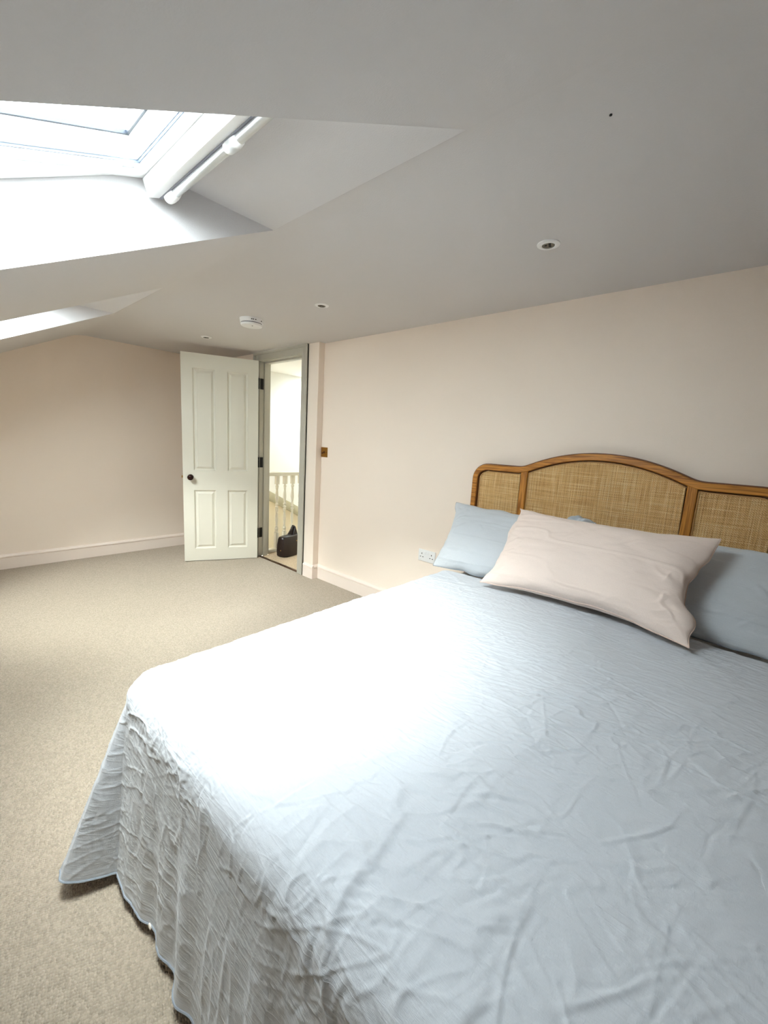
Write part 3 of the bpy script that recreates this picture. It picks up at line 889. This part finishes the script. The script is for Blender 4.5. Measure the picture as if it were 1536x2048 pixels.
# pleats of the foot drape
pleat = 4.0 * (vnoise(NXc * 7.0, NXc * 0, 5) - .5) + 3.0 * (vnoise(NXc * 17.0, NXc * 0, 9) - .5)
tilt = tilt + np.where((b_ > 1e-9) & (~corner), pleat, 0)
tr_ = np.radians(tilt)
phi = np.minimum(Lr / RAD, math.pi / 2)
rem = np.maximum(Lr - RAD * math.pi / 2, 0)
out = RAD * np.sin(phi) + rem * np.sin(tr_)
drop = RAD * (1 - np.cos(phi)) + rem * np.cos(tr_)
crown = .012 * np.sin(np.pi * np.clip((NXc - RX0) / (RX1 - RX0), 0, 1)) * np.clip((RY1 - NYc) * 3, 0, 1)
headroll = np.clip((.50 - Tt) / .045, 0, 1)
Px = NXc + dirx * out; Py = NYc + diry * out; Pz = TOPZ + crown - drop - .040 * headroll ** 2 * np.clip(1 - rem / .05, 0, 1)
low = np.maximum(.012 - Pz, 0)
Px += dirx * low * .8; Py += diry * low * .8
Pz = np.maximum(Pz, .012 + .004 * vnoise(S * 20, Tt * 20, 3))
P = np.stack([Px, Py, Pz], -1)
def normals(P):
    du = np.gradient(P, axis=0); dv = np.gradient(P, axis=1)
    n = np.cross(du, dv); l = np.linalg.norm(n, axis=-1, keepdims=True); n = n / np.maximum(l, 1e-9)
    return n
Nn = normals(P)
Nn = np.where(Nn[..., 2:3] < -.3, -Nn, Nn)
wx = S + .05 * (fbm(S * 2.2, Tt * 2.2, 31) * 2); wy = Tt + .10 * (fbm(S * 2.2 + 9, Tt * 2.2, 37) * 2)
def rot(x, y, a): return x * math.cos(a) + y * math.sin(a), -x * math.sin(a) + y * math.cos(a)
h = np.zeros_like(S)
topm = np.clip(1 - rem / .06, 0, 1)           # 1 on the top, 0 on the drapes
rs = np.random.RandomState(5)
segs = []
def add(n, xr, yr, ang, spread, lr, sr, hr, bowk=.06):
    for _ in range(n):
        ln = lr[0] + (lr[1] - lr[0]) * rs.rand() ** 1.6
        segs.append((xr[0] + (xr[1] - xr[0]) * rs.rand(), yr[0] + (yr[1] - yr[0]) * rs.rand(), ang + spread * rs.randn(), ln, bowk * ln * rs.randn(),
                     sr[0] + (sr[1] - sr[0]) * rs.rand() ** 2, (hr[0] + (hr[1] - hr[0]) * rs.rand() ** 2) * (1 if rs.rand() < .75 else -1)))
X0, X1 = RX0 - .05, RX1 + .05
add(300, (X0, X1), (.45, 1.3), .08, .16, (.15, .70), (.0026, .0045), (.0008, .0024))       # lying across, below the pillows
add(200, (.2, X1), (1.0, 1.9), .28, .24, (.15, .65), (.0026, .0045), (.0008, .0022))
add(260, (X0, .7), (.9, 2.0), .9, .5, (.12, .50), (.0026, .0042), (.0006, .0020))          # nearer, turning lengthways
add(800, (X0, X1), (.5, 2.0), .3, 1.0, (.05, .22), (.0024, .0036), (.0004, .0014))           # short crumples every way
add(24, (X0, X1), (.5, 1.9), .15, .4, (.4, 1.0), (.010, .022), (.001, .0026))                 # soft broad folds
FD = (RY1 + .04, RY1 + DROP)
add(260, (X0 - .1, X1 + .4), FD, math.pi / 2, .22, (.08, .40), (.0026, .005), (.0008, .0026))  # down the foot drape
add(600, (X0 - .1, X1 + .4), FD, .9, .9, (.03, .15), (.0026, .004), (.0005, .0018))
add(30, (X0 - .1, X1 + .4), FD, math.pi / 2, .18, (.2, .6), (.008, .018), (.002, .006))
add(200, (RX1, RX1 + DROP), (.4, RY1), 0, .3, (.06, .3), (.003, .005), (.0006, .002))
creases(h, S, Tt, segs)
for (ang, fx, fy, amp, sd) in ((.12, 9, 34, .0022, 141), (.6, 10, 36, .0016, 143), (-.5, 11, 36, .0014, 145), (1.35, 10, 34, .0018, 147)):
    x_, y_ = rot(wx, wy, ang)
    mk = np.clip(vnoise(S * 3.3, Tt * 3.3, sd + 1) * 2.4 - .5, 0, 1)
    h += amp * ridge(x_ * fx, y_ * fy, sd, .3) * mk
h += .0022 * fbm(S * 34, Tt * 42, 63, 3) + .002 * fbm(S * 11, Tt * 14, 67, 2)
h += .009 * fbm(S * 2.4, Tt * 2.4, 61, 3) * topm
# gathered ruck in front of the blush pillow
g = np.exp(-(((NXc - .36) / .26) ** 2 + ((Tt - .72) / .11) ** 2))
x_, y_ = rot(wx, wy, .9)
h += g * (.012 * (vnoise(x_ * 11, y_ * 22, 71) - .35) + .006 * (vnoise(x_ * 26, y_ * 40, 73) - .5))
# drape folds run down the foot
dm = np.clip(rem / .12, 0, 1)
h += dm * np.where(b_ > 1e-9, .006 * (vnoise(NXc * 15 + deg * .05, rem * 2, 81) - .5) + .004 * ridge(NXc * 26 + deg * .08, rem * 3, 83, .2), .006 * (vnoise(Tt * 12, rem * 2, 85) - .5))
h += dm * .003 * fbm(S * 9, Tt * 9, 91, 3)
h *= 1.0 * topm + .48 * (1 - topm)
P = P + Nn * h[..., None]
P[..., 2] = np.maximum(P[..., 2], .008)
UV = np.stack([S, Tt], -1)
duv = grid_mesh('duvet', P, UV, M['linen'])
tag(duv, 'crumpled pale blue linen duvet draped over the bed to the floor', 'duvet')
sol = duv.modifiers.new('thickness', 'SOLIDIFY'); sol.thickness = .006; sol.offset = -1
# stitched hem along the foot edge
hem = [tuple(P[i, -1]) for i in range(2, P.shape[0] - 2, 3)]
MB().tube([(x, y, max(z, .006)) for x, y, z in hem], .0032, 6).build('hem', M['bluehem'], duv, smooth=True)
ib = int(np.argmin(np.abs(su - .945)))
bt = P[ib, -4]
MB().lathe([(.001, -.0015), (.007, -.0015), (.0075, .0005), (.006, .002), (.001, .0015)], axis='y', n=16, c=(bt[0], bt[1] + .008, bt[2] + .004)).build('button', M['button'], duv, smooth=True)

# ------------------------------------------------------------------ pillows
def pillow(name, w_, h_, t_, mat, center, lean, yawz=0, rolly=0, seed=0, ear=.06, wr=.006, bow=.0, piping=None, ruffle=None, ear2=None, shear=0.0, scallop=.016):
    n = 200; m = 130
    u = np.linspace(-1, 1, n); v = np.linspace(-1, 1, m)
    U, Vv = np.meshgrid(u, v, indexing='ij')
    # denser near the borders
    U = np.sin(U * math.pi / 2); Vv = np.sin(Vv * math.pi / 2)
    X = w_ / 2 * U * (1 - ear * (1 - Vv ** 2) * np.abs(U) ** 3)
    Y = h_ / 2 * Vv * (1 - (ear2 if ear2 is not None else ear * 1.2) * (1 - U ** 2) * np.abs(Vv) ** 3)
    prof = np.clip((1 - np.abs(U) ** 2.6) * (1 - np.abs(Vv) ** 2.4), 0, 1) ** .48
    X = X * (1 + shear * Vv)
    wav = scallop * (vnoise(Vv * 3.3 + 5, np.sign(U) * 7 + seed, seed) - .5)
    X = X + np.sign(U) * np.abs(U) ** 6 * wav * 1.6
    Y = Y + np.sign(Vv) * np.abs(Vv) ** 6 * .012 * (vnoise(U * 4 + 3, Vv * 0 + seed, seed + 3) - .5)
    edge = np.maximum(np.abs(U), np.abs(Vv))
    def side(sgn, sd):
        wrn = wr * (fbm(U * 3.2, Vv * 2.6, sd, 3)) * 2 * np.clip(prof * 3, 0, 1)
        # puckers running in from the short seams
        pk = np.clip((np.abs(U) - .62) / .38, 0, 1)
        wrn += wr * 1.3 * pk * (vnoise(U * 2.0, Vv * 7.5 + .6 * U, sd + 5) - .5) * np.clip(prof * 4, 0, 1)
        cr = wr * .6 * ridge(U * 1.6 + .4 * fbm(U * 2, Vv * 2, sd + 6), Vv * 4.5, sd + 7, .25) * np.clip(prof * 3, 0, 1)
        Zz = sgn * (t_ / 2 * prof + wrn + cr)
        Zz = np.where(sgn * Zz < 0, 0, Zz)
        if sgn > 0:
            Hc = np.zeros_like(Zz); rs_ = np.random.RandomState(sd); cs = []
            for _ in range(90):
                cs.append((w_ * (rs_.rand() - .5), h_ * (rs_.rand() - .5), .12 + .5 * rs_.randn(), .04 + .16 * rs_.rand() ** 2, .01 * rs_.randn(), .003 + .004 * rs_.rand(), wr * (.08 + .25 * rs_.rand() ** 2)))
            for _ in range(26):   # tucks running in from the corners and short seams
                sx = 1 if rs_.rand() < .5 else -1
                cs.append((sx * w_ * (.36 + .1 * rs_.rand()), h_ * (rs_.rand() - .5) * .95, .5 * rs_.randn(), .06 + .10 * rs_.rand(), .01 * rs_.randn(), .004 + .005 * rs_.rand(), wr * (.2 + .5 * rs_.rand())))
            creases(Hc, w_ / 2 * U, h_ / 2 * Vv, cs)
            Zz = Zz + Hc * np.clip(prof * 3, 0, 1)
        return Zz - bow * (U ** 2) 
    root_me = []
    Zf = side(1, seed + 100); Zb = side(-1, seed + 200)
    if ruffle is not None:
        cx, cv, rad, amp = ruffle
        gg = np.exp(-(((U - cx) / rad) ** 2 + ((Vv - cv) / (rad * 1.6)) ** 2))
        Y = Y + gg * amp * (.35 + .5 * (vnoise(U * 6, Vv * 4, seed + 9) - .5))
        Zf = Zf + gg * amp * .7 * (vnoise(U * 14, Vv * 9, seed + 11) - .3)
    Pf = np.stack([X, Y, Zf], -1); Pb = np.stack([X, Y, Zb], -1)[::-1]
    # one closed mesh
    V = np.concatenate([Pf.reshape(-1, 3), Pb.reshape(-1, 3)])
    idx = np.arange(n * m).reshape(n, m)
    q1 = np.stack([idx[:-1, :-1], idx[1:, :-1], idx[1:, 1:], idx[:-1, 1:]], -1).reshape(-1, 4)
    q = np.concatenate([q1, q1 + n * m])
    me = bpy.data.meshes.new(name)
    me.from_pydata(V.tolist(), [], q.tolist())
    uvs = np.concatenate([np.stack([X, Y], -1).reshape(-1, 2), np.stack([X, Y], -1)[::-1].reshape(-1, 2)])
    uvl = me.uv_layers.new(name='UVMap'); uvl.data.foreach_set('uv', uvs[q.reshape(-1)].reshape(-1).astype(np.float32))
    bm = bmesh.new(); bm.from_mesh(me); bmesh.ops.remove_doubles(bm, verts=bm.verts[:], dist=1e-5); bm.to_mesh(me); bm.free()
    me.polygons.foreach_set('use_smooth', [True] * len(me.polygons))
    o = link(name, me, mat)
    # local x across, local y up the pillow, local z out of its face
    # lean: 90 deg stands upright facing +y, 0 lies flat
    R = Matrix.Rotation(math.radians(yawz), 4, 'Z') @ Matrix.Rotation(math.radians(180), 4, 'Z') @ Matrix.Rotation(math.radians(lean), 4, 'X') @ Matrix.Rotation(math.radians(rolly), 4, 'Z')
    o.matrix_world = Matrix.Translation(center) @ R
    if piping:
        ring = [Pf[i, 0] for i in range(n)] + [Pf[-1, j] for j in range(1, m)] + [Pf[i, -1] for i in range(n - 2, -1, -1)] + [Pf[0, j] for j in range(m - 2, 0, -1)]
        ring = ring[::2]
        pp = MB().tube([tuple(p_) for p_ in ring], .0026, 6, closed=True).build('piping', piping, o, smooth=True)
    return o
p1 = pillow('bed_pillow', .74, .44, .14, M['linen2'], Vector((.955, .292, .757)), 50, seed=3, ear=.05, wr=.007, shear=.08, piping=M['bluehem'], ruffle=(.88, .95, .2, .13))
tag(p1, 'pale blue linen pillow at the door side, leaning on the headboard', 'pillow', 'blue bed pillows')
p2 = pillow('bed_pillow', .72, .44, .14, M['linen2'], Vector((.165, .292, .760)), 50, seed=23, ear=.05, wr=.007, piping=M['bluehem'])
tag(p2, 'pale blue linen pillow at the right edge of the picture', 'pillow', 'blue bed pillows')
p3 = pillow('bolster_pillow', .82, .47, .185, M['pink'], Vector((.487, .485, .808)), 46, yawz=-1.5, seed=51, ear=.07, ear2=.2, wr=.007, scallop=.03, piping=M['piping'])
tag(p3, 'long blush pink pillow propped in front of the blue pillows', 'pillow')

# ------------------------------------------------------------------ ceiling fittings
def downlight(x, y, label):
    r = empty('downlight', (x, y, CEIL)); tag(r, label, 'ceiling light', 'recessed downlights in the flat ceiling')
    MB().lathe([(.0235, 0.0), (.0235, -.004), (.026, -.0065), (.036, -.006), (.0425, -.003), (.0435, 0)], n=40).build('bezel', M['plastic'], r, smooth=True)
    MB().lathe([(.0005, -.0035), (.021, -.0035), (.0225, -.0055), (.0235, -.0055), (.0235, -.001)], n=32).build('reflector', M['lampglass'], r, smooth=True)
    l = MB()
    for k in range(3):
        a = 2 * math.pi * k / 3 + .3
        l.lathe([(.0052, -.0036), (.0052, -.0052), (.003, -.006), (.0003, -.006)], n=10, c=(.010 * math.cos(a), .010 * math.sin(a), 0))
    l.build('lens', M['slot'], r, smooth=True)
    return r
downlight(.738, .657, 'recessed downlight over the bed, nearest of the three')
downlight(2.115, .665, 'recessed downlight between the smoke alarm and the headboard wall')
downlight(3.66, .66, 'recessed downlight above the open door leaf')
sa = empty('smoke_alarm', (2.80, .735, CEIL)); tag(sa, 'round white smoke alarm on the ceiling near the door', 'smoke alarm')
MB().lathe([(.081, 0), (.081, -.006), (.078, -.010), (.078, -.026), (.075, -.028)], n=44).build('base', M['plastic'], sa, smooth=True)
MB().lathe([(.072, -.027), (.072, -.035)], n=44).build('vent_band', M['greyplastic'], sa, smooth=True)
MB().lathe([(.075, -.034), (.075, -.038), (.071, -.046), (.058, -.049), (.0005, -.050)], n=44).build('cover', M['plastic'], sa, smooth=True)
for ang in (150, 158, 205, 170):
    a = math.radians(ang)
    MB().box(-.003, .003, -.003, .003, -.018, -.013).build('vent_slot', M['slot'], sa).location = (.0785 * math.cos(a), .0785 * math.sin(a), 0)
MB().lathe([(.004, -.0495), (.004, -.0512), (.001, -.0514)], n=12, c=(-.030, .012, 0)).build('test_button', M['greyplastic'], sa, smooth=True)

# ------------------------------------------------------------------ switch and socket
sw = empty('light_switch', (2.838, 0, 1.16)); tag(sw, 'antique brass toggle light switch beside the door pier', 'light switch')
MB().box(-.043, .043, 0, .004, -.043, .043).build('plate', M['brass'], sw, bevel=.002)
MB().lathe([(.011, .003), (.011, .007), (.008, .009), (.006, .010)], axis='y', n=20).build('collar', M['darkbrass'], sw, smooth=True)
MB().tube([(0, .008, 0), (0, .020, -.006), (0, .027, -.010)], [.004, .0045, .006], 10).build('toggle', M['darkbrass'], sw, smooth=True)
for s_ in (-1, 1):
    MB().lathe([(.0035, .0038), (.0035, .005), (.001, .0052)], axis='y', n=12, c=(s_ * .030, 0, 0)).build('screw', M['darkbrass'], sw, smooth=True)

so = empty('wall_socket', (1.658, 0, .486)); tag(so, 'white double plug socket on the wall beside the bed', 'wall socket')
MB().box(-.073, .073, 0, .009, -.043, .043).build('plate', M['plastic'], so, bevel=.003)
for s_ in (-1, 1):
    MB().box(s_ * .012 - .0075, s_ * .012 + .0075, .008, .0125, .010, .032).build('rocker', M['plastic'], so, bevel=.002)
    cx = s_ * .042
    for (dx_, dz_, hw, hh) in ((0, .014, .0028, .005), (-.011, -.010, .0045, .0025), (.011, -.010, .0045, .0025)):
        MB().box(cx + dx_ - hw, cx + dx_ + hw, .0085, .0095, dz_ - hh, dz_ + hh).build('pin_slot', M['slot'], so)
